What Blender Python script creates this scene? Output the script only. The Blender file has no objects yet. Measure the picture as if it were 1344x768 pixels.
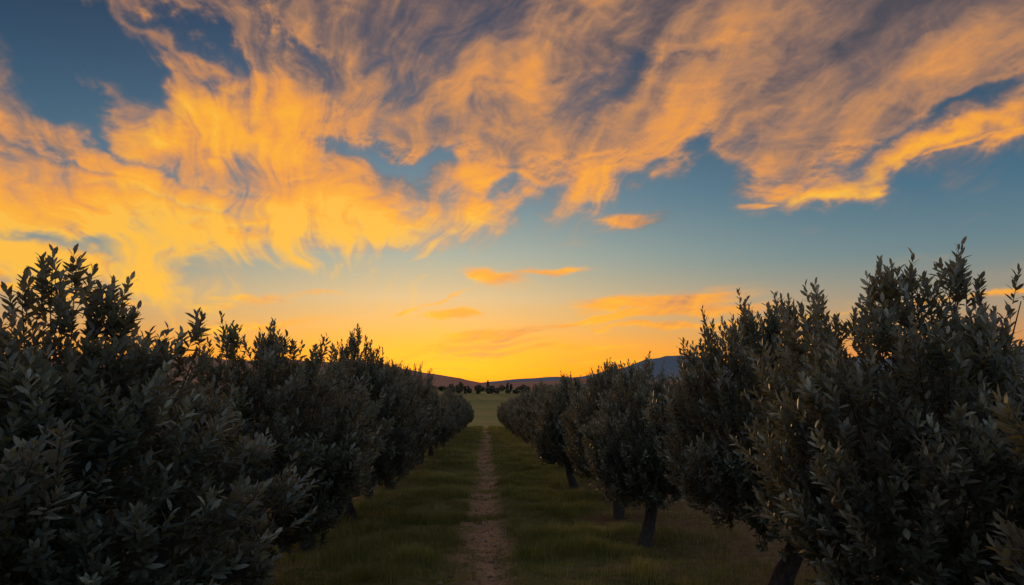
import bpy, math
import numpy as np
from mathutils import Vector
rng = np.random.default_rng(11)
scene = bpy.context.scene
scene.view_settings.view_transform = 'Standard'
scene.view_settings.look = 'None'
scene.view_settings.exposure = 0

# ------------------------------------------------------------ camera
PITCH = math.radians(8.0); YAW = math.radians(2.17)
cam = bpy.data.cameras.new("camera"); camo = bpy.data.objects.new("camera", cam)
scene.collection.objects.link(camo); scene.camera = camo
cam.lens = 24; cam.sensor_width = 36; cam.clip_start = 0.05; cam.clip_end = 60000
camo.location = (0, 0, 2.0)
camo.rotation_euler = (math.radians(90) + PITCH, 0, -YAW)

def azel(px, py):
    """direction of a feature of the sky in azimuth / elevation degrees"""
    x, y, z = (px - 672) / 896, 1.0, (384 - py) / 896
    y, z = y * math.cos(PITCH) - z * math.sin(PITCH), y * math.sin(PITCH) + z * math.cos(PITCH)
    x, y = x * math.cos(YAW) + y * math.sin(YAW), -x * math.sin(YAW) + y * math.cos(YAW)
    return math.degrees(math.atan2(x, y)), math.degrees(math.atan2(z, math.hypot(x, y)))

# ------------------------------------------------------------ node helpers
class E:
    def __init__(s, nt, sock): s.nt = nt; s.s = sock
    def _m(s, op, *a, clamp=False):
        n = s.nt.nodes.new('ShaderNodeMath'); n.operation = op; n.use_clamp = clamp
        for i, v in enumerate(a):
            if isinstance(v, E): s.nt.links.new(v.s, n.inputs[i])
            else: n.inputs[i].default_value = v
        return E(s.nt, n.outputs[0])
    def __add__(s, o): return s._m('ADD', s, o)
    def __radd__(s, o): return s._m('ADD', o, s)
    def __sub__(s, o): return s._m('SUBTRACT', s, o)
    def __rsub__(s, o): return s._m('SUBTRACT', o, s)
    def __mul__(s, o): return s._m('MULTIPLY', s, o)
    __rmul__ = __mul__
    def abs(s): return s._m('ABSOLUTE', s)
    def ss(s, a, b, lo=0.0, hi=1.0):
        n = s.nt.nodes.new('ShaderNodeMapRange'); n.interpolation_type = 'SMOOTHSTEP'
        s.nt.links.new(s.s, n.inputs[0])
        for i, v in enumerate((a, b, lo, hi)): n.inputs[i + 1].default_value = v
        return E(s.nt, n.outputs[0])
    def ramp(s, pts):
        n = s.nt.nodes.new('ShaderNodeValToRGB'); s.nt.links.new(s.s, n.inputs[0])
        cr = n.color_ramp; cr.elements.remove(cr.elements[1])
        cr.elements[0].position = pts[0][0]; cr.elements[0].color = pts[0][1]
        for p, c in pts[1:]:
            e = cr.elements.new(p); e.color = c
        return n.outputs[0]
def noise(nt, vec, scale, detail=6, rough=0.55):
    n = nt.nodes.new('ShaderNodeTexNoise'); n.inputs['Scale'].default_value = scale
    n.inputs['Detail'].default_value = detail; n.inputs['Roughness'].default_value = rough
    nt.links.new(vec, n.inputs['Vector'])
    return E(nt, n.outputs[0])
def mixc(nt, f, a, b):
    n = nt.nodes.new('ShaderNodeMix'); n.data_type = 'RGBA'
    if isinstance(f, E): nt.links.new(f.s, n.inputs[0])
    else: n.inputs[0].default_value = f
    for i, v in ((6, a), (7, b)):
        if isinstance(v, (tuple, list)): n.inputs[i].default_value = v
        else: nt.links.new(v, n.inputs[i])
    return n.outputs[2]
def newmat(name, rough=0.8):
    m = bpy.data.materials.new(name); m.use_nodes = True; n = m.node_tree
    b = n.nodes['Principled BSDF']; b.inputs['Roughness'].default_value = rough
    return m, n, b
def norm(a): return a / (np.linalg.norm(a, axis=-1, keepdims=True) + 1e-9)
def mkmesh(name, V, faces_list, mats, matidx=None, attr=None, smooth=False):
    me = bpy.data.meshes.new(name)
    me.vertices.add(len(V)); me.vertices.foreach_set('co', np.ascontiguousarray(V, dtype=np.float32).ravel())
    loops = np.concatenate([f.ravel() for f in faces_list]).astype(np.int32)
    tot = np.concatenate([np.full(len(f), f.shape[1], np.int32) for f in faces_list])
    st = np.concatenate([[0], np.cumsum(tot)[:-1]]).astype(np.int32)
    me.loops.add(len(loops)); me.loops.foreach_set('vertex_index', loops)
    me.polygons.add(len(tot)); me.polygons.foreach_set('loop_start', st); me.polygons.foreach_set('loop_total', tot)
    for m in mats: me.materials.append(m)
    if matidx is not None: me.polygons.foreach_set('material_index', np.asarray(matidx, np.int32))
    me.polygons.foreach_set('use_smooth', np.full(len(tot), smooth))
    if attr is not None:
        a = me.attributes.new('rnd', 'FLOAT', 'FACE'); a.data.foreach_set('value', np.asarray(attr, np.float32))
    me.update(calc_edges=True); me.validate()
    return me
def addobj(name, me, loc=(0, 0, 0)):
    o = bpy.data.objects.new(name, me); scene.collection.objects.link(o); o.location = loc; return o

# ------------------------------------------------------------ world + sun
SUN_AZ = -5.0; SUN_EL = 2.5
w = bpy.data.worlds.new("World"); scene.world = w; w.use_nodes = True
nt = w.node_tree; bg = nt.nodes['Background']
sky = nt.nodes.new('ShaderNodeTexSky'); sky.sky_type = 'NISHITA'; sky.sun_disc = False
sky.sun_elevation = math.radians(SUN_EL); sky.sun_rotation = math.radians(SUN_AZ)
nt.links.new(sky.outputs[0], bg.inputs[0]); bg.inputs[1].default_value = 0.008
sl = bpy.data.lights.new("sun", 'SUN'); so = bpy.data.objects.new("sun", sl); scene.collection.objects.link(so)
sl.energy = 0.5; sl.angle = math.radians(1.5); sl.color = (1.0, 0.6, 0.28)
sd = Vector((math.sin(math.radians(SUN_AZ)) * math.cos(math.radians(SUN_EL)), math.cos(math.radians(SUN_AZ)) * math.cos(math.radians(SUN_EL)), math.sin(math.radians(SUN_EL))))
so.rotation_euler = sd.to_track_quat('Z', 'Y').to_euler()

# ------------------------------------------------------------ sky dome: glowing air and cloud deck (light passes through it)
prm = np.random.default_rng(5).permutation(512)
gang = np.random.default_rng(6).uniform(0, 2 * np.pi, 512); GX, GY = np.cos(gang), np.sin(gang)
def pn(x, y, seed=0):
    xi = np.floor(x).astype(np.int64); yi = np.floor(y).astype(np.int64); fx = x - xi; fy = y - yi
    u = fx * fx * fx * (fx * (fx * 6 - 15) + 10); v = fy * fy * fy * (fy * (fy * 6 - 15) + 10)
    def gd(ix, iy, ax, ay):
        h = prm[(prm[(ix + seed * 17) & 511] + iy) & 511]; return GX[h] * ax + GY[h] * ay
    a = gd(xi, yi, fx, fy); b = gd(xi + 1, yi, fx - 1, fy); c = gd(xi, yi + 1, fx, fy - 1); d = gd(xi + 1, yi + 1, fx - 1, fy - 1)
    return ((a + u * (b - a)) + v * ((c + u * (d - c)) - (a + u * (b - a)))) * 1.5
def fbm(x, y, o=5, r=.5, seed=0):
    t = 0; a = 1.0; s = 0
    for i in range(o):
        t = t + a * pn(x, y, seed + i); s += a * 0.75; a *= r; x, y = (x * .8 - y * .6) * 2.03 + 5.1, (x * .6 + y * .8) * 2.03 + 1.7
    return t / s
def fbma(x, y, o=5, r=.5, seed=0):     # keeps its stretch direction through the octaves
    t = 0; a = 1.0; s = 0
    for i in range(o):
        t = t + a * pn(x, y, seed + i); s += a * 0.75; a *= r; x, y = (x * .99 - y * .10) * 2.03 + 5.1, (x * .10 + y * .99) * 1.85 + 3.3
    return t / s
def sst(x, a, b):
    t = np.clip((x - a) / (b - a), 0, 1); return t * t * (3 - 2 * t)
azs = np.concatenate([np.linspace(-180, -46, 50)[:-1], np.linspace(-46, 46, 1250), np.linspace(46, 180, 50)[1:]])
els = np.concatenate([[-3, -1.0], np.linspace(-.6, 42, 600), np.linspace(42, 90, 40)[1:]])
A0, L0 = np.meshgrid(azs, els)
ar, er = np.radians(A0), np.radians(L0)
Ds = np.stack([np.sin(ar) * np.cos(er), np.cos(ar) * np.cos(er), np.sin(er)], -1)
rr_ = np.cos(er) / (np.maximum(np.sin(er), 0) + .16)
X_, Y_ = rr_ * np.sin(ar), rr_ * np.cos(ar)
hd = math.radians(-14); ac = X_ * math.cos(hd) - Y_ * math.sin(hd); al = X_ * math.sin(hd) + Y_ * math.cos(hd)
wx = fbm(ac * .9, al * .9, 4, .5, 1); wy = fbm(ac * .9 + 9, al * .9 + 4, 4, .5, 2)
a1 = ac + .42 * wx; l1 = al + .42 * wy
B = fbm(a1 * 1.6, l1 * 1.0, 6, .50, 3)                    # billows
v1 = fbm(A0 / 11, L0 / 8, 6, .52, 31); v2 = fbm(A0 / 10 + 7, L0 / 7 + 3, 6, .52, 37)
w3 = fbm(A0 / 16 + 3, L0 / 13, 4, .5, 71); w4 = fbm(A0 / 16 + 8, L0 / 13 + 5, 4, .5, 75)
# long combed streamers that spread out of the sunset
th_ = np.arctan2(L0 + 4 + w4 * 6, A0 + 16 + w3 * 7); rho = np.log(np.hypot(L0 + 4 + w4 * 6, (A0 + 16 + w3 * 7) * .8) + 2)
Fp = fbma(th_ * 6.5 + w3 * .8, rho * 1.9 + w4, 6, .56, 81)
Fq_ = fbma(th_ * 18 + v1 * .7, rho * 2.8 + v2, 5, .58, 91)
Fs = fbm(A0 / 6.5 + v1 * .9 + L0 / 9, L0 / 3.8 + v2 * .9, 6, .50, 61)     # feathering
az = A0 + v1 * 6.5 + Fp * 2.0; el = L0 + v2 * 4.0 + Fp * 1.0
def blob(px, py, wx_, wy_, rot=0, a=None, e=None):
    a = az if a is None else a; e = el if e is None else e
    Ac, Lc = azel(px, py); k = 0.0615; r = math.radians(rot); c, s_ = math.cos(r), math.sin(r)
    da = a - Ac; de = e - Lc
    return np.exp(-(((da * c + de * s_) / (wx_ * k)) ** 2 + ((de * c - da * s_) / (wy_ * k)) ** 2))
edge = [(0, 404), (120, 394), (240, 396), (300, 384), (400, 352), (540, 328), (640, 308), (760, 276), (860, 243), (930, 250), (1010, 270), (1120, 250), (1230, 225), (1344, 187)]
ep = np.array([(-180, 8.), (-60, 6.)] + [azel(*p) for p in edge] + [(60, 27.), (180, 30)])
eb = np.interp(A0 + v1 * 1.5, ep[:, 0], ep[:, 1])
M = sst(L0 + v2 * 2.4 + Fs * 1.0 + Fp * 1.5 - eb, -2.4, 4.4)
holes = [(0, 5, 190, 60, -22, 1.1), (225, 52, 110, 15, -28, .75), (105, 128, 70, 12, -30, .6), (330, 5, 90, 18, -30, .4), (110, 60, 120, 20, -28, .55),
         (540, 214, 75, 17, -3, .85), (930, 215, 55, 20, 12, .85), (20, 298, 150, 13, 0, .65), (1220, 165, 180, 9, 14, .4), (210, 345, 60, 8, 8, .3), (160, 265, 110, 9, -6, .25),
         (700, 262, 60, 10, 15, .4), (820, 120, 170, 16, 15, .2), (1330, 125, 60, 20, 12, .4), (180, 195, 100, 9, -25, .35), (760, 215, 90, 9, 10, .25), (60, 205, 80, 8, -12, .3), (430, 225, 70, 9, 10, .2)]
for h_ in holes: M = M - blob(*h_[:5]) * h_[5]
plus = [(1150, 232, 170, 15, 9, .5), (420, 310, 220, 22, 6, .25), (200, 345, 150, 22, 0, .25), (620, 150, 260, 50, 20, .12), (370, 165, 110, 36, 10, .25), (900, 170, 260, 26, 14, .15)]
for h_ in plus: M = M + blob(*h_[:5]) * h_[5]
Dsm = M * 1.05 + B * .36
Dn_ = Dsm + Fp * .42 + Fq_ * .20 + Fs * .14 - .07
am = np.maximum(sst(Dn_, .02, 1.06), .56 * sst(M + Fp * .25 + B * .15, .25, 1.15))
wisps = [(805, 292, 60, 12, 4, 1.1), (650, 364, 36, 13, -14, 1.2), (715, 354, 55, 5, 8, 1.0), (592, 410, 42, 7, -2, 1.2), (860, 398, 120, 12, 2, 1.3), (930, 405, 80, 9, 0, 1.1), (760, 425, 210, 6.5, 6, 1.3),
         (880, 428, 160, 5, 2, 1.1), (650, 444, 170, 5.5, 7, 1.2), (560, 462, 160, 5.5, 5, 1.2), (500, 478, 140, 5, 3, .9), (700, 462, 170, 4, 2, 1.1), (40, 375, 110, 15, -6, 1.1), (565, 393, 60, 3.2, 14, 1.0),
         (1335, 175, 36, 7, 8, 1.1), (1270, 194, 75, 2.4, 7, 1.0), (1260, 396, 120, 5, 5, 1.0), (980, 269, 25, 5, 0, .8), (430, 392, 40, 5, 5, .6), (300, 398, 90, 8, 4, .8), (820, 478, 130, 4, 2, .8), (330, 425, 110, 6, 3, .7), (1050, 440, 120, 4, 2, .5), (640, 486, 160, 3, 1, .8)]
azw = A0 + v1 * 2.0 + Fs * 1.2; elw = L0 + v2 * 1.0 + Fs * .35
fw = fbma(L0 * 1.0 - A0 * .06 + v1 * .5, A0 * .10, 6, .58, 51)
W = 0
for t_ in wisps: W = np.maximum(W, blob(*t_[:5], azw, elw) * t_[5])
aw = sst(W * (1 + fw * 1.0 + Fs * .4), .06, 1.0)
alpha = np.clip(np.maximum(am, aw), 0, 1) * .95
rel = np.clip(np.gradient(Dsm + Fs * .08 + Fp * .1, els, axis=0), -.4, .4)
glows = [(300, 275, 300, 105, 8, .22), (365, 160, 130, 34, 8, .46), (160, 325, 170, 36, 3, .20), (470, 285, 240, 30, 8, .32), (1150, 226, 180, 18, 8, .56), (260, 125, 110, 50, -35, .20),
         (900, 200, 330, 50, 12, .18), (120, 165, 170, 40, -25, .22), (620, 90, 240, 80, 35, .10), (60, 240, 200, 40, -10, .16), (280, 370, 110, 20, 5, .20), (650, 364, 50, 16, 0, .1)]
G = .29 - .13 * sst(A0, 8, 36) * sst(L0, 17, 29) - .08 * sst(L0, 23, 33) + .46 * (1 - sst(L0, 9, 17))
for t_ in glows: G = G + blob(*t_[:5]) * t_[5]
G = G + B * .18 + Fp * .32 + Fq_ * .14 + Fs * .10 + rel * .22
G = np.clip(G * np.where(L0 < 11, 1, (.60 + .40 * sst(alpha, .10, .75))), 0, 1)
G = np.where(G > .8, .8 + (G - .8) * .6, G)
def ramp(t, pts):
    p = [q[0] for q in pts]; c = np.array([q[1] for q in pts], float) / 255
    return np.stack([np.interp(t, p, c[:, i]) for i in range(3)], -1)
def lin(C): return np.where(C <= .04045, C / 12.92, ((np.maximum(C, 0) + .055) / 1.055) ** 2.4)
cc = ramp(G, [(0, (88, 78, 82)), (.15, (122, 98, 92)), (.32, (174, 126, 94)), (.5, (224, 148, 80)), (.68, (248, 162, 56)), (.85, (255, 176, 44)), (1, (255, 204, 72))])
cen = ramp(L0, [(-3, (200, 90, 30)), (0, (236, 112, 18)), (1.4, (254, 142, 16)), (3.0, (252, 162, 40)), (5.0, (238, 176, 92)), (7.5, (216, 186, 138)), (11, (164, 172, 158)), (16, (108, 137, 150)), (24, (70, 96, 122)), (32, (42, 62, 92)), (50, (50, 64, 88)), (90, (58, 68, 88))])
sid = ramp(L0, [(-3, (170, 100, 70)), (0, (208, 112, 54)), (3, (208, 138, 84)), (6, (158, 142, 124)), (10, (98, 124, 134)), (15, (64, 102, 126)), (22, (40, 72, 98)), (31, (20, 38, 62)), (50, (40, 56, 82)), (90, (58, 68, 88))])
fz = np.exp(-((A0 + 5) / 27) ** 2)[..., None]
C = lin(sid + (cen - sid) * fz); ccl = lin(cc)
# glow where the sun has just gone behind the hills
C = C + np.array([.30, .14, .012]) * np.exp(-((A0 + 4) / 12) ** 2 - ((L0 - 1.2) / 2.3) ** 2)[..., None] + np.array([.16, .065, .0]) * np.exp(-((A0 + 3) / 32) ** 2 - ((L0 - .6) / 3.6) ** 2)[..., None]
C = C + (ccl - C) * (alpha ** 1.1 * np.where(L0 < 4, .35 + .65 * L0 / 4, 1).clip(0, 1))[..., None]
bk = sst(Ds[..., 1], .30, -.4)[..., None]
Cb = lin(ramp(L0, [(-3, (110, 106, 116)), (0, (150, 140, 152)), (12, (150, 156, 176)), (40, (122, 143, 172)), (90, (94, 110, 136))]))  # unseen sky behind the camera, brightened to light foliage and ground
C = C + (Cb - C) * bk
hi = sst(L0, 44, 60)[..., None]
C = C + (lin(np.array([140, 134, 140]) / 255) - C) * hi * .75  # overhead sky above the frame, lifted for extra ambient light
nx, ny = len(azs), len(els)
i = (np.arange(ny - 1)[:, None] * nx + np.arange(nx - 1)[None, :]).ravel()
Fq = np.stack([i, i + nx, i + nx + 1, i + 1], 1)
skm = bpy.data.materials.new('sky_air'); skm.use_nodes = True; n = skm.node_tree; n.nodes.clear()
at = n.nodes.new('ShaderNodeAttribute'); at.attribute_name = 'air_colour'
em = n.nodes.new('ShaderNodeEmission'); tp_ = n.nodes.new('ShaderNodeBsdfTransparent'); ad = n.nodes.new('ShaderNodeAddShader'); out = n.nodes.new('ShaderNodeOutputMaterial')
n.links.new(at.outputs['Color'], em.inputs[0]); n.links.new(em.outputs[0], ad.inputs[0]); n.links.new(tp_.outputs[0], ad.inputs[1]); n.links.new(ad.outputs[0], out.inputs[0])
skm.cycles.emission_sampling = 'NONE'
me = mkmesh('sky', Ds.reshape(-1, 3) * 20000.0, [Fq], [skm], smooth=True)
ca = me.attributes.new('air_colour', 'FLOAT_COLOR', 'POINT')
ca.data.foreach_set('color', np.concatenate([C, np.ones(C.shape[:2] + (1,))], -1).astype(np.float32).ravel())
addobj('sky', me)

# ------------------------------------------------------------ terrain
HY = np.array([-400, 0, 50, 100, 150, 220, 400, 700, 2000, 12000.])
HZ = np.array([2.0, 0, -1.65, -3.3, -4.4, -4.2, -1.2, 0.2, 0.0, -4.0])
def vn(x, y, s, seed):
    x = np.asarray(x) / s; y = np.asarray(y) / s
    xi = np.floor(x).astype(np.int64); yi = np.floor(y).astype(np.int64); fx = x - xi; fy = y - yi
    fx = fx * fx * (3 - 2 * fx); fy = fy * fy * (3 - 2 * fy)
    def h(a, b):
        v = np.sin(a * 127.1 + b * 311.7 + seed * 74.7) * 43758.5453
        return v - np.floor(v)
    return (h(xi, yi) * (1 - fx) + h(xi + 1, yi) * fx) * (1 - fy) + (h(xi, yi + 1) * (1 - fx) + h(xi + 1, yi + 1) * fx) * fy
def pathx(y): return 0.10 * np.sin(y * 0.35) + 0.08 * np.sin(y * 0.13 + 1)
def ground_z(x, y):
    x = np.asarray(x, float); y = np.asarray(y, float)
    z = np.interp(y, HY, HZ)
    near = np.clip(1 - np.abs(y) / 120, 0, 1)
    z = z + near * (0.09 * (vn(x, y, 0.9, 1) - .5) + 0.06 * (vn(x, y, 0.3, 2) - .5) + 0.026 * (vn(x, y, 0.11, 5) - .5))
    d = np.abs(x - pathx(y)) + 0.25 * (vn(x, y, 0.5, 3) - .5)
    z = z - 0.06 * np.exp(-(d / 0.33) ** 2) * near
    z = z + np.clip((np.abs(y) - 120) / 100, 0, 1) * 1.2 * (vn(x, y, 70, 4) - .5)
    return z
def grid(xs, ys, zf):
    X, Y = np.meshgrid(xs, ys); Z = zf(X, Y)
    V = np.stack([X.ravel(), Y.ravel(), Z.ravel()], 1); nx, ny = len(xs), len(ys)
    i = (np.arange(ny - 1)[:, None] * nx + np.arange(nx - 1)[None, :]).ravel()
    return V, np.stack([i, i + 1, i + 1 + nx, i + nx], 1)
gm, g, gb = newmat('ground_soil_grass', 0.95); gb.inputs['Specular IOR Level'].default_value = 0.15
geo = g.nodes.new('ShaderNodeNewGeometry'); P = geo.outputs['Position']
s3 = g.nodes.new('ShaderNodeSeparateXYZ'); g.links.new(P, s3.inputs[0]); gx, gy = E(g, s3.outputs[0]), E(g, s3.outputs[1])
nA = noise(g, P, 1.1, 5, .6); nB = noise(g, P, 7.0, 5, .65); nC = noise(g, P, 30.0, 3, .6); nD = noise(g, P, 0.02, 3, .5)
q1 = gy * 0.35; q2 = gy * 0.13 + 1
cx = q1._m('SINE', q1) * 0.10 + q2._m('SINE', q2) * 0.08
dpt = (gx - cx).abs() + (nB - .5) * 1.3 + (nA - .5) * 1.5
pm = dpt.ss(0.56, 0.10)
side = (gx.abs() + (nA - .5) * 5.5 + (nB - .5) * 2.0).ss(1.6, 2.8)
soil = mixc(g, nB.ss(.3, .7), (0.12, 0.08, 0.042, 1), (0.23, 0.155, 0.085, 1))
dirt = mixc(g, nB.ss(.25, .7), (0.20, 0.115, 0.065, 1), (0.43, 0.28, 0.165, 1))
dirt = mixc(g, nC.ss(.5, .78) * 0.45, dirt, (0.54, 0.40, 0.27, 1))
turf = mixc(g, nA.ss(.3, .7), (0.05, 0.07, 0.019, 1), (0.13, 0.135, 0.038, 1))
turf = mixc(g, (nB.ss(.46, .64)) * 0.65, turf, (0.19, 0.13, 0.065, 1))
c1 = mixc(g, side * 0.85, turf, soil); c1 = mixc(g, pm, c1, dirt)
field = nD.ramp([(0.3, (0.07, 0.11, 0.03, 1)), (0.48, (0.12, 0.155, 0.045, 1)), (0.55, (0.18, 0.17, 0.06, 1)), (0.7, (0.07, 0.095, 0.03, 1))])
c2 = mixc(g, gy.ss(92, 104), c1, field)
c2 = mixc(g, nC.ss(.2, .5, 0.35, 0.0), c2, (0.02, 0.018, 0.012, 1))
g.links.new(c2, gb.inputs['Base Color'])
bp = g.nodes.new('ShaderNodeBump'); bp.inputs['Strength'].default_value = 0.9; bp.inputs['Distance'].default_value = 0.04
g.links.new((nC * 0.6 + nB).s, bp.inputs['Height']); g.links.new(bp.outputs[0], gb.inputs['Normal'])
xs = np.unique(np.concatenate([np.arange(-3, 3.001, 0.06), np.arange(-12, 12.01, 0.5), np.geomspace(12, 14000, 60), -np.geomspace(12, 14000, 60)]))
ys = np.unique(np.concatenate([np.arange(3, 26, 0.07), np.arange(-10, 3, .4), np.arange(26, 110, .4), np.geomspace(110, 15000, 110), -np.geomspace(10, 14000, 30)]))
V, F = grid(xs, ys, ground_z)
addobj('ground', mkmesh('ground', V, [F], [gm], smooth=True))

# ------------------------------------------------------------ trees
lm, n, b = newmat('olive_leaf', 0.5)
ge = n.nodes.new('ShaderNodeNewGeometry'); at = n.nodes.new('ShaderNodeAttribute'); at.attribute_name = 'rnd'
oi = n.nodes.new('ShaderNodeObjectInfo')
r = E(n, at.outputs['Fac']); orr = E(n, oi.outputs['Random'])
up = r.ramp([(0, (0.022, 0.032, 0.025, 1)), (0.5, (0.048, 0.064, 0.050, 1)), (.8, (0.105, 0.128, 0.096, 1)), (1, (0.23, 0.255, 0.19, 1))])  # per-leaf tones; palest ones brightened to stand in for lit leaf faces
dn = r.ramp([(0, (0.085, 0.105, 0.098, 1)), (1, (0.27, 0.30, 0.27, 1))])
cl = mixc(n, E(n, ge.outputs['Backfacing']), up, dn)
hs = n.nodes.new('ShaderNodeHueSaturation'); n.links.new(cl, hs.inputs['Color']); n.links.new((orr * 0.5 + 0.8).s, hs.inputs['Value'])
n.links.new(hs.outputs[0], b.inputs['Base Color']); b.inputs['Specular IOR Level'].default_value = 0.35
tr = n.nodes.new('ShaderNodeBsdfTranslucent'); tr.inputs[0].default_value = (0.085, 0.072, 0.018, 1)
mx = n.nodes.new('ShaderNodeAddShader')
n.links.new(b.outputs[0], mx.inputs[0]); n.links.new(tr.outputs[0], mx.inputs[1]); n.links.new(mx.outputs[0], n.nodes['Material Output'].inputs[0])
bm_, n, b = newmat('olive_bark', 0.9)
tcx = n.nodes.new('ShaderNodeTexCoord'); mp = n.nodes.new('ShaderNodeMapping'); mp.inputs['Scale'].default_value = (1, 1, .25)
n.links.new(tcx.outputs['Object'], mp.inputs[0]); nn = noise(n, mp.outputs[0], 28, 5, .65)
n.links.new(nn.ramp([(0.3, (0.025, 0.02, 0.017, 1)), (0.7, (0.10, 0.08, 0.065, 1))]), b.inputs['Base Color'])
bp = n.nodes.new('ShaderNodeBump'); bp.inputs['Distance'].default_value = 0.02; n.links.new(nn.s, bp.inputs['Height']); n.links.new(bp.outputs[0], b.inputs['Normal'])
tm, n, b = newmat('twig', 0.8); b.inputs['Base Color'].default_value = (0.08, 0.065, 0.045, 1)

def tube(pts, rad, sides, lump=0.0, rg=None):
    pts = np.asarray(pts, float); n = len(pts); tg = norm(np.gradient(pts, axis=0))
    ref = np.array([1., 0.2, 0]); u = norm(np.cross(tg, ref)); v = np.cross(tg, u)
    a = np.linspace(0, 2 * np.pi, sides, endpoint=False)
    rr = np.asarray(rad)[:, None] * (1 + (lump * rg.normal(size=(n, sides)) if lump else 0))
    V = pts[:, None] + rr[..., None] * (np.cos(a)[None, :, None] * u[:, None] + np.sin(a)[None, :, None] * v[:, None])
    F = [(i * sides + j, i * sides + (j + 1) % sides, (i + 1) * sides + (j + 1) % sides, (i + 1) * sides + j) for i in range(n - 1) for j in range(sides)]
    return V.reshape(-1, 3), np.array(F)
def shoots_mesh(pos, dr, ln, L, leaf, rg):
    S = len(pos); ref = norm(rg.normal(size=(S, 3))); u = norm(np.cross(dr, ref)); v = np.cross(dr, u)
    i = np.arange(L); tt = (i + 0.5) / L
    t = np.clip(tt[None] + rg.normal(size=(S, L)) * 0.02, 0, 1.03)
    ang = i[None] * 2.39996 + rg.uniform(0, 6.28, (S, 1)) + rg.normal(size=(S, L)) * 0.3
    bend = np.array([0, 0, 1.]) * 0.22
    base = pos[:, None] + dr[:, None] * (ln[:, None] * t)[..., None] + bend * (ln[:, None] * t * t)[..., None]
    axis = norm(dr[:, None] + 2 * bend * t[..., None])
    rad = np.cos(ang)[..., None] * u[:, None] + np.sin(ang)[..., None] * v[:, None]
    a = np.radians(62 - 38 * t + rg.normal(size=(S, L)) * 9)[..., None]
    ld = norm(axis * np.cos(a) + rad * np.sin(a)); nr = norm(axis * np.sin(a) - rad * np.cos(a)); wv = np.cross(ld, nr)
    tw = rg.normal(size=(S, L, 1)) * 0.3; wv, nr = wv * np.cos(tw) + nr * np.sin(tw), nr * np.cos(tw) - wv * np.sin(tw)
    ll = (leaf * (1.0 - 0.35 * np.abs(t - 0.45)) * rg.uniform(.75, 1.2, (S, L)))[..., None]; ww = ll * rg.uniform(.13, .175, (S, L))[..., None]
    P = []
    for (s_, wq, c) in ((0, 0, 0), (.36, -1, .02), (.36, 1, .02), (.72, 1, -.01), (.72, -1, -.01), (1, 0, -.09)):
        cr = rg.uniform(.4, 1.6, (S, L, 1)) if s_ == 1 else 1
        P.append(base + ld * ll * s_ + wv * ww * wq * (1.0 if s_ < .5 else .88) + nr * ll * c * cr)
    V = np.stack(P, 2).reshape(-1, 3); N = S * L; o = (np.arange(N) * 6)[:, None]
    T = np.concatenate([o + np.array([[0, 2, 1]]), o + np.array([[4, 3, 5]])]); Q = o + np.array([[1, 2, 3, 4]])
    rn = np.clip(rg.uniform(0, .75, (S, L)) + 0.5 * (t - .5) + rg.normal(size=(S, 1)) * .2, 0, 1).ravel()
    sv = []
    for k, (tq, rq) in enumerate(((0, .003), (.5, .0024), (1.0, .001))):
        c = pos + dr * (ln * tq)[:, None] + bend * (ln * tq * tq)[:, None]
        for q in range(3):
            aa = q * 2.094; sv.append(c + rq * (math.cos(aa) * u + math.sin(aa) * v))
    SV = np.stack(sv, 1).reshape(-1, 3); so_ = (np.arange(S) * 9)[:, None]
    SQ = np.concatenate([so_ + np.array([[k * 3 + q, k * 3 + (q + 1) % 3, k * 3 + 3 + (q + 1) % 3, k * 3 + 3 + q]]) for k in range(2) for q in range(3)])
    return V, T, Q, rn, SV, SQ

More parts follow.
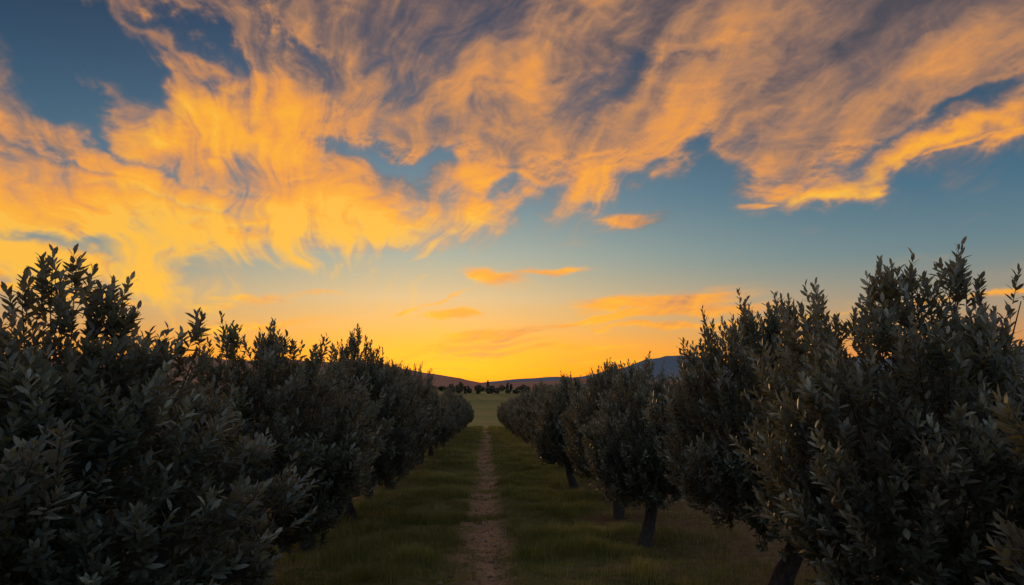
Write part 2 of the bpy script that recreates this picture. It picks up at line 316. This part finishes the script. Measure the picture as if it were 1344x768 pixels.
def make_tree(seed, nb_=100, per=22, R=1.15, leaf=0.086):
    rg = np.random.default_rng(seed)
    cz = 1.68; Vs = []; tris = []; quads = []; mt = []; mq = []; at_t = []; at_q = []; off = 0
    def addq(V, Q, m, a):
        nonlocal off
        Vs.append(V); quads.append(Q + off); mq.append(np.full(len(Q), m)); at_q.append(np.broadcast_to(a, len(Q))); off += len(V)
    lean = rg.normal(size=2) * 0.14
    hts = np.linspace(-0.12, 0.95, 9)
    tp = np.stack([lean[0] * hts + .03 * np.sin(hts * 7 + seed), lean[1] * hts + .03 * np.cos(hts * 6 + seed), hts], 1)
    V, Q = tube(tp, np.interp(hts, [-.12, .1, .6, .95], [.18, .12, .09, .10]), 12, .09, rg); addq(V, Q, 1, 0)
    fork = tp[-2]
    for k in range(6):
        a = k * 6.283 / 6 + rg.uniform(-.4, .4); rr = rg.uniform(.4, .8); top = np.array([rr * math.cos(a), rr * math.sin(a), rg.uniform(1.6, 2.3)])
        s_ = np.linspace(0, 1, 7)[:, None]; mid = (fork + top) / 2 + np.array([math.cos(a), math.sin(a), 0]) * .18
        pp = fork * (1 - s_) ** 2 + 2 * mid * s_ * (1 - s_) + top * s_ ** 2 + rg.normal(size=(7, 3)) * .015
        V, Q = tube(pp, np.linspace(.06, .018, 7), 7, .05, rg); addq(V, Q, 1, 0)
    k = np.arange(nb_) + .5; ph = np.arccos(1 - 2 * k / nb_ * 0.96); th = 2.39996 * k + rg.uniform(0, 6)
    d = np.stack([np.sin(ph) * np.cos(th), np.sin(ph) * np.sin(th), np.cos(ph)], 1); d = norm(d + rg.normal(size=d.shape) * .12)
    # several bulging clumps give the crown its uneven outline
    cd = norm(rg.normal(size=(8, 3)) * np.array([1, 1, .8]) + np.array([0, 0, .25])); cd[0] = norm(np.array([.12 * math.cos(seed), .12 * math.sin(seed), 1.]))
    bump = np.max(np.clip(d @ cd.T, 0, 1) ** 7, axis=1)
    lob = .79 + .34 * bump + rg.normal(size=nb_) * .05 + (rg.random(nb_) < .16) * rg.uniform(.08, .24, nb_) * (d[:, 2] > .1)
    hx = R * (1 - .24 * np.clip(d[:, 2], 0, 1))
    ext = np.stack([hx, hx, np.full(nb_, 1.12)], 1)
    end = np.array([0, 0, cz]) + d * ext * lob[:, None]
    end[:, 2] = np.maximum(end[:, 2], .60 + rg.random(nb_) * .18)
    start = np.array([0, 0, cz - .35]) + d * ext * .35
    pos = []; dr = []; ln = []
    for e, s0 in zip(end, start):
        bd = norm(e - s0); bd = norm(bd + np.array([0, 0, .45])); blen = np.linalg.norm(e - s0); s1 = e - bd * blen
        s_ = np.linspace(0, 1, 5)[:, None]; pp = s1 * (1 - s_) + e * s_ + rg.normal(size=(5, 3)) * .01
        V, Q = tube(pp, np.linspace(.012, .003, 5), 4); addq(V, Q, 1, 0)
        q = rg.random(per) ** .55; q[0] = 1.0; q[1] = .96
        rr = .03 + .17 * (1 - q) ** .6
        pos.append(s1 + (e - s1) * q[:, None] + rg.normal(size=(per, 3)) * rr[:, None] * .8)
        sp_ = (0.45 + .6 * (1 - q))[:, None]
        dv = norm(bd + norm(rg.normal(size=(per, 3))) * sp_ + np.array([0, 0, .25])); dv[0] = bd
        dr.append(dv); ln.append(rg.uniform(.12, .22, per) * np.where(np.arange(per) < 2, 1.35, 1))
    m = 180; dd = norm(rg.normal(size=(m, 3)) + np.array([0, 0, .3])); pos.append(np.array([0, 0, cz]) + dd * np.array([R * .9, R * .9, 1.0]) * rg.uniform(.5, .85, (m, 1))); dr.append(norm(dd + np.array([0, 0, .6]))); ln.append(rg.uniform(.14, .24, m))
    pos = np.concatenate(pos); dr = np.concatenate(dr); ln = np.concatenate(ln)
    ok = pos[:, 2] > .52; pos, dr, ln = pos[ok], dr[ok], ln[ok]
    V, T, Q, rn, SV, SQ = shoots_mesh(pos, dr, ln, 17, leaf, rg)
    N = len(rn); Vs.append(V); tris.append(T + off); quads.append(Q + off); mt.append(np.zeros(2 * N)); mq.append(np.zeros(N))
    at_t.append(np.concatenate([rn, rn])); at_q.append(rn); off += len(V)
    addq(SV, SQ, 2, .5)
    return mkmesh('olive_tree', np.concatenate(Vs), [np.concatenate(tris), np.concatenate(quads)], [lm, bm_, tm], np.concatenate(mt + mq), np.concatenate(at_t + at_q))
variants = [make_tree(s) for s in (3, 8, 21, 34, 55)]
def put_tree(x, y, var, rot, s, sz=None):
    o = addobj('olive_tree', variants[var % 5], (x, y, float(ground_z(x, y)) - .02))
    o.rotation_euler = (0, 0, rot); o.scale = (s, s, sz if sz else s); return o
near = [(-3.15, 1.9, 1, 0.3, 1.05, .92), (-2.70, 4.5, 0, 1.1, 1.18, .95), (-2.4, 7.6, 2, 2.5, 1.10, .94), (-2.6, 10.5, 3, .7, .90, .92), (-2.45, 13.2, 0, 4.7, 1.0, 1.12),
        (3.3, 2.1, 3, 4.0, 1.08, .90), (3.0, 4.7, 2, 5.2, 1.04, .98), (3.15, 7.6, 4, 0.2, .96, 1.08), (2.42, 10.6, 1, 3.3, .84, .90), (2.5, 13.3, 4, 2.2, .88, .98)]
for t_ in near: put_tree(*t_)
for sgn in (-1, 1):
    y = 15.9
    while y < 91:
        put_tree(sgn * 2.6 + rng.normal() * .14, y, int(rng.integers(5)), rng.uniform(0, 6.28), rng.uniform(.84, 1.02), rng.uniform(.86, 1.12) + (.05 if sgn < 0 else 0)); y += 2.8 + rng.normal() * .25
    y = 0.8
    while y < 80:
        put_tree(sgn * 8.0 + rng.normal() * .15, y, int(rng.integers(5)), rng.uniform(0, 6.28), rng.uniform(.88, 1.0), rng.uniform(.80, .90)); y += 2.85
for sgn, X, ya in ((1, 2.7, -1.4), (-1, 2.8, -1.6), (1, 2.7, -4.2), (-1, 2.8, -4.4)):
    put_tree(sgn * X, ya, 2, ya, 1.0)

# ------------------------------------------------------------ grass
gr, n, b = newmat('grass_blade', 0.6)
at = n.nodes.new('ShaderNodeAttribute'); at.attribute_name = 'rnd'
n.links.new(E(n, at.outputs['Fac']).ramp([(0, (0.032, 0.052, 0.012, 1)), (.45, (0.09, 0.118, 0.025, 1)), (.75, (0.21, 0.20, 0.05, 1)), (1, (0.34, 0.26, 0.11, 1))]), b.inputs['Base Color'])
tr = n.nodes.new('ShaderNodeBsdfTranslucent'); tr.inputs[0].default_value = (0.12, 0.125, 0.014, 1)
mx = n.nodes.new('ShaderNodeAddShader'); n.links.new(b.outputs[0], mx.inputs[0]); n.links.new(tr.outputs[0], mx.inputs[1]); n.links.new(mx.outputs[0], n.nodes['Material Output'].inputs[0])
def blades(N, y0, y1, xm, hs_, wd, powy=1.0):
    y = y0 + (y1 - y0) * rng.random(N) ** powy; x = rng.uniform(-xm, xm, N)
    d = np.abs(x - pathx(y)) + 1.0 * (vn(x, y, .7, 9) - .5) + .5 * (vn(x, y, .18, 19) - .5)
    dens = np.clip((d - .14) / .30, .05, 1) * np.clip(1.2 - (np.abs(x) - 1.5) / 2.0, .22, 1) * np.clip((vn(x, y, 1.1, 12) * .85 + vn(x, y, .28, 13) * .5 - .42) * 3.0, .04, 1)
    k = rng.random(N) < dens; x, y = x[k], y[k]; N = len(x)
    tuft = .32 + 2.0 * vn(x, y, .5, 15) ** 2.0
    h = hs_ * rng.uniform(.5, 1.4, N) * tuft * np.where(np.abs(x) < .35, .6, 1); a = rng.uniform(0, 6.28, N); ln_ = rng.uniform(.1, .8, N) * h
    z = ground_z(x, y) - .005; wv = wd * rng.uniform(.6, 1.3, N)
    c, s_ = np.cos(a), np.sin(a); B = np.stack([x, y, z], 1); Wd = np.stack([-s_, c, 0 * c], 1) * wv[:, None]; Dn = np.stack([c, s_, 0 * c], 1)
    up_ = np.array([0, 0, 1.])
    P = [B - Wd, B + Wd, B + Wd * .7 + Dn * (ln_ * .3)[:, None] + up_ * (h * .6)[:, None], B - Wd * .7 + Dn * (ln_ * .3)[:, None] + up_ * (h * .6)[:, None], B + Dn * ln_[:, None] + up_ * h[:, None]]
    V = np.stack(P, 1).reshape(-1, 3); o = (np.arange(N) * 5)[:, None]
    rn = np.clip(rng.uniform(0, .6, N) + 1.3 * (vn(x, y, 1.3, 14) - .5) + .5 * (vn(x, y, .4, 24) - .5), 0, 1)
    dry = rng.random(N) < .08 + .1 * (np.abs(x) > 1.7); rn[dry] = rng.uniform(.8, 1, dry.sum())
    return V, o + np.array([[0, 1, 2, 3]]), o + np.array([[3, 2, 4]]), rn
parts = [blades(460000, 3, 26, 4.2, .10, .003, 1.2), blades(160000, 24, 95, 3.2, .10, .008, 1.3), blades(30000, -6, 5, 3, .08, .003)]
Vs, Qs, Ts, R1, o = [], [], [], [], 0
for V, Q, T, rn in parts: Vs.append(V); Qs.append(Q + o); Ts.append(T + o); R1.append(rn); o += len(V)
rr = np.concatenate(R1)
addobj('grass', mkmesh('grass', np.concatenate(Vs), [np.concatenate(Qs), np.concatenate(Ts)], [gr], None, np.concatenate([rr, rr])))

st, n, b = newmat('stone', 0.9)
at = n.nodes.new('ShaderNodeAttribute'); at.attribute_name = 'rnd'
n.links.new(E(n, at.outputs['Fac']).ramp([(0, (0.12, 0.08, 0.05, 1)), (1, (0.36, 0.26, 0.18, 1))]), b.inputs['Base Color'])
N = 3600; y = 4 + 50 * rng.random(N) ** 1.7; x = pathx(y) + rng.normal(size=N) * .28; rsz = .006 + .036 * rng.random(N) ** 4
ico = np.array([[0, 0, 1], [.9, 0, .3], [.25, .85, .3], [-.75, .5, .25], [-.7, -.55, .3], [.3, -.85, .25], [.6, .5, -.4], [-.3, .7, -.4], [-.9, 0, -.4], [-.2, -.8, -.4], [.6, -.5, -.4], [0, 0, -.8]])
fi = np.array([[0, 1, 2], [0, 2, 3], [0, 3, 4], [0, 4, 5], [0, 5, 1], [1, 6, 2], [2, 7, 3], [3, 8, 4], [4, 9, 5], [5, 10, 1], [2, 6, 7], [3, 7, 8], [4, 8, 9], [5, 9, 10], [1, 10, 6]])
a = rng.uniform(0, 6.28, N); sc = rsz[:, None] * np.stack([rng.uniform(.7, 1.5, N), rng.uniform(.7, 1.2, N), rng.uniform(.4, .8, N)], 1)
L = ico[None] * sc[:, None] * (1 + .12 * rng.normal(size=(N, 12, 1)))
X = L[..., 0] * np.cos(a)[:, None] - L[..., 1] * np.sin(a)[:, None]; Y = L[..., 0] * np.sin(a)[:, None] + L[..., 1] * np.cos(a)[:, None]
V = np.stack([X + x[:, None], Y + y[:, None], L[..., 2] + (ground_z(x, y) + rsz * .2)[:, None]], 2).reshape(-1, 3)
F = (np.arange(N)[:, None, None] * 12 + fi[None]).reshape(-1, 3)
addobj('gravel', mkmesh('gravel', V, [F], [st], None, np.repeat(rng.random(N), len(fi))))

# ------------------------------------------------------------ distant tree belts
fm, n, b = newmat('distant_foliage', 0.8)
at = n.nodes.new('ShaderNodeAttribute'); at.attribute_name = 'rnd'
n.links.new(E(n, at.outputs['Fac']).ramp([(0, (0.05, 0.055, 0.03, 1)), (1, (0.14, 0.115, 0.06, 1))]), b.inputs['Base Color'])
def belt(name, y0, xs_, hmin, hmax, card, cyp=0.1, per=200):
    C = []; rn = []
    for x0 in xs_:
        yy = y0 + rng.normal() * 10; h = rng.uniform(hmin, hmax); z0 = float(ground_z(x0, yy))
        if rng.random() < cyp: rx = h * .16; h *= 1.25
        else: rx = h * rng.uniform(.5, .8)
        d = norm(rng.normal(size=(per, 3))); q = rng.uniform(.5, 1.05, (per, 1)) * (1 + .15 * np.sin(4 * d[:, :1] + x0) + .12 * np.sin(7 * d[:, 2:] + x0))
        C.append(np.array([x0, yy, z0 + h * .52]) + d * q * np.array([rx, rx, h * .5])); rn.append(np.clip(rng.uniform(0, .6) + rng.random(per) * .4, 0, 1))
    C = np.concatenate(C); rn = np.concatenate(rn); N = len(C); u = norm(rng.normal(size=(N, 3))); v = norm(np.cross(u, rng.normal(size=(N, 3))))
    s_ = card * rng.uniform(.5, 1.3, (N, 1)); V = np.stack([C - u * s_, C + v * s_ * .6, C + u * s_, C - v * s_ * .6], 1).reshape(-1, 3)
    addobj(name, mkmesh(name, V, [(np.arange(N) * 4)[:, None] + np.arange(4)[None]], [fm], None, rn))
xa = np.arange(-260, 260, 4.2); xb = np.arange(-400, 400, 5.0)
belt('distant_treeline', 430, xa + rng.normal(size=len(xa)) * 1.5, 2.0, 4.2, .8)
belt('distant_treeline', 620, xb + rng.normal(size=len(xb)) * 2, 3, 6.5, 1.1, .15)
belt('distant_treeline', 260, np.concatenate([rng.uniform(-110, -12, 26), rng.uniform(14, 110, 26)]), 1.0, 2.0, .4, 0)

# ------------------------------------------------------------ hills
def hill(name, D, prof, colA, colB, haze, hcol, depth, nsd, lo):
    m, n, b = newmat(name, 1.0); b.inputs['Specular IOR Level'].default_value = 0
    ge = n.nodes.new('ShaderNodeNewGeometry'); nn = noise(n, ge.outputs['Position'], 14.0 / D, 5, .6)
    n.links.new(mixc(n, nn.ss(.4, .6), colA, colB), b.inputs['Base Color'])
    b.inputs['Emission Color'].default_value = hcol; b.inputs['Emission Strength'].default_value = haze  # distance haze imitated by a faint self-glow, base colours tinted for it
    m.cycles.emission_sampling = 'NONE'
    px_ = np.array([p[0] for p in prof], float); H = np.array([(510 - p[1]) / 896 * D + 2 for p in prof]); Xp = (px_ - 638) / 896 * D
    xs_ = np.linspace(Xp[0], Xp[-1], 420); s_ = np.linspace(-1, 1, 41); ys_ = D + s_ * depth
    def zf(X, Y):
        s = (Y - D) / depth; h = np.interp(X, Xp, H)
        nz = (vn(X, Y, D * .05, nsd) - .5) * .22 + (vn(X, Y, D * .018, nsd + 1) - .5) * .12 + (vn(X, Y, D * .006, nsd + 2) - .5) * .06
        return (h * (1 + nz)) * np.clip(1 - np.abs(s) ** 1.5, 0, 1) - lo
    V, F = grid(xs_, ys_, zf); addobj(name, mkmesh(name, V, [F], [m], smooth=True))
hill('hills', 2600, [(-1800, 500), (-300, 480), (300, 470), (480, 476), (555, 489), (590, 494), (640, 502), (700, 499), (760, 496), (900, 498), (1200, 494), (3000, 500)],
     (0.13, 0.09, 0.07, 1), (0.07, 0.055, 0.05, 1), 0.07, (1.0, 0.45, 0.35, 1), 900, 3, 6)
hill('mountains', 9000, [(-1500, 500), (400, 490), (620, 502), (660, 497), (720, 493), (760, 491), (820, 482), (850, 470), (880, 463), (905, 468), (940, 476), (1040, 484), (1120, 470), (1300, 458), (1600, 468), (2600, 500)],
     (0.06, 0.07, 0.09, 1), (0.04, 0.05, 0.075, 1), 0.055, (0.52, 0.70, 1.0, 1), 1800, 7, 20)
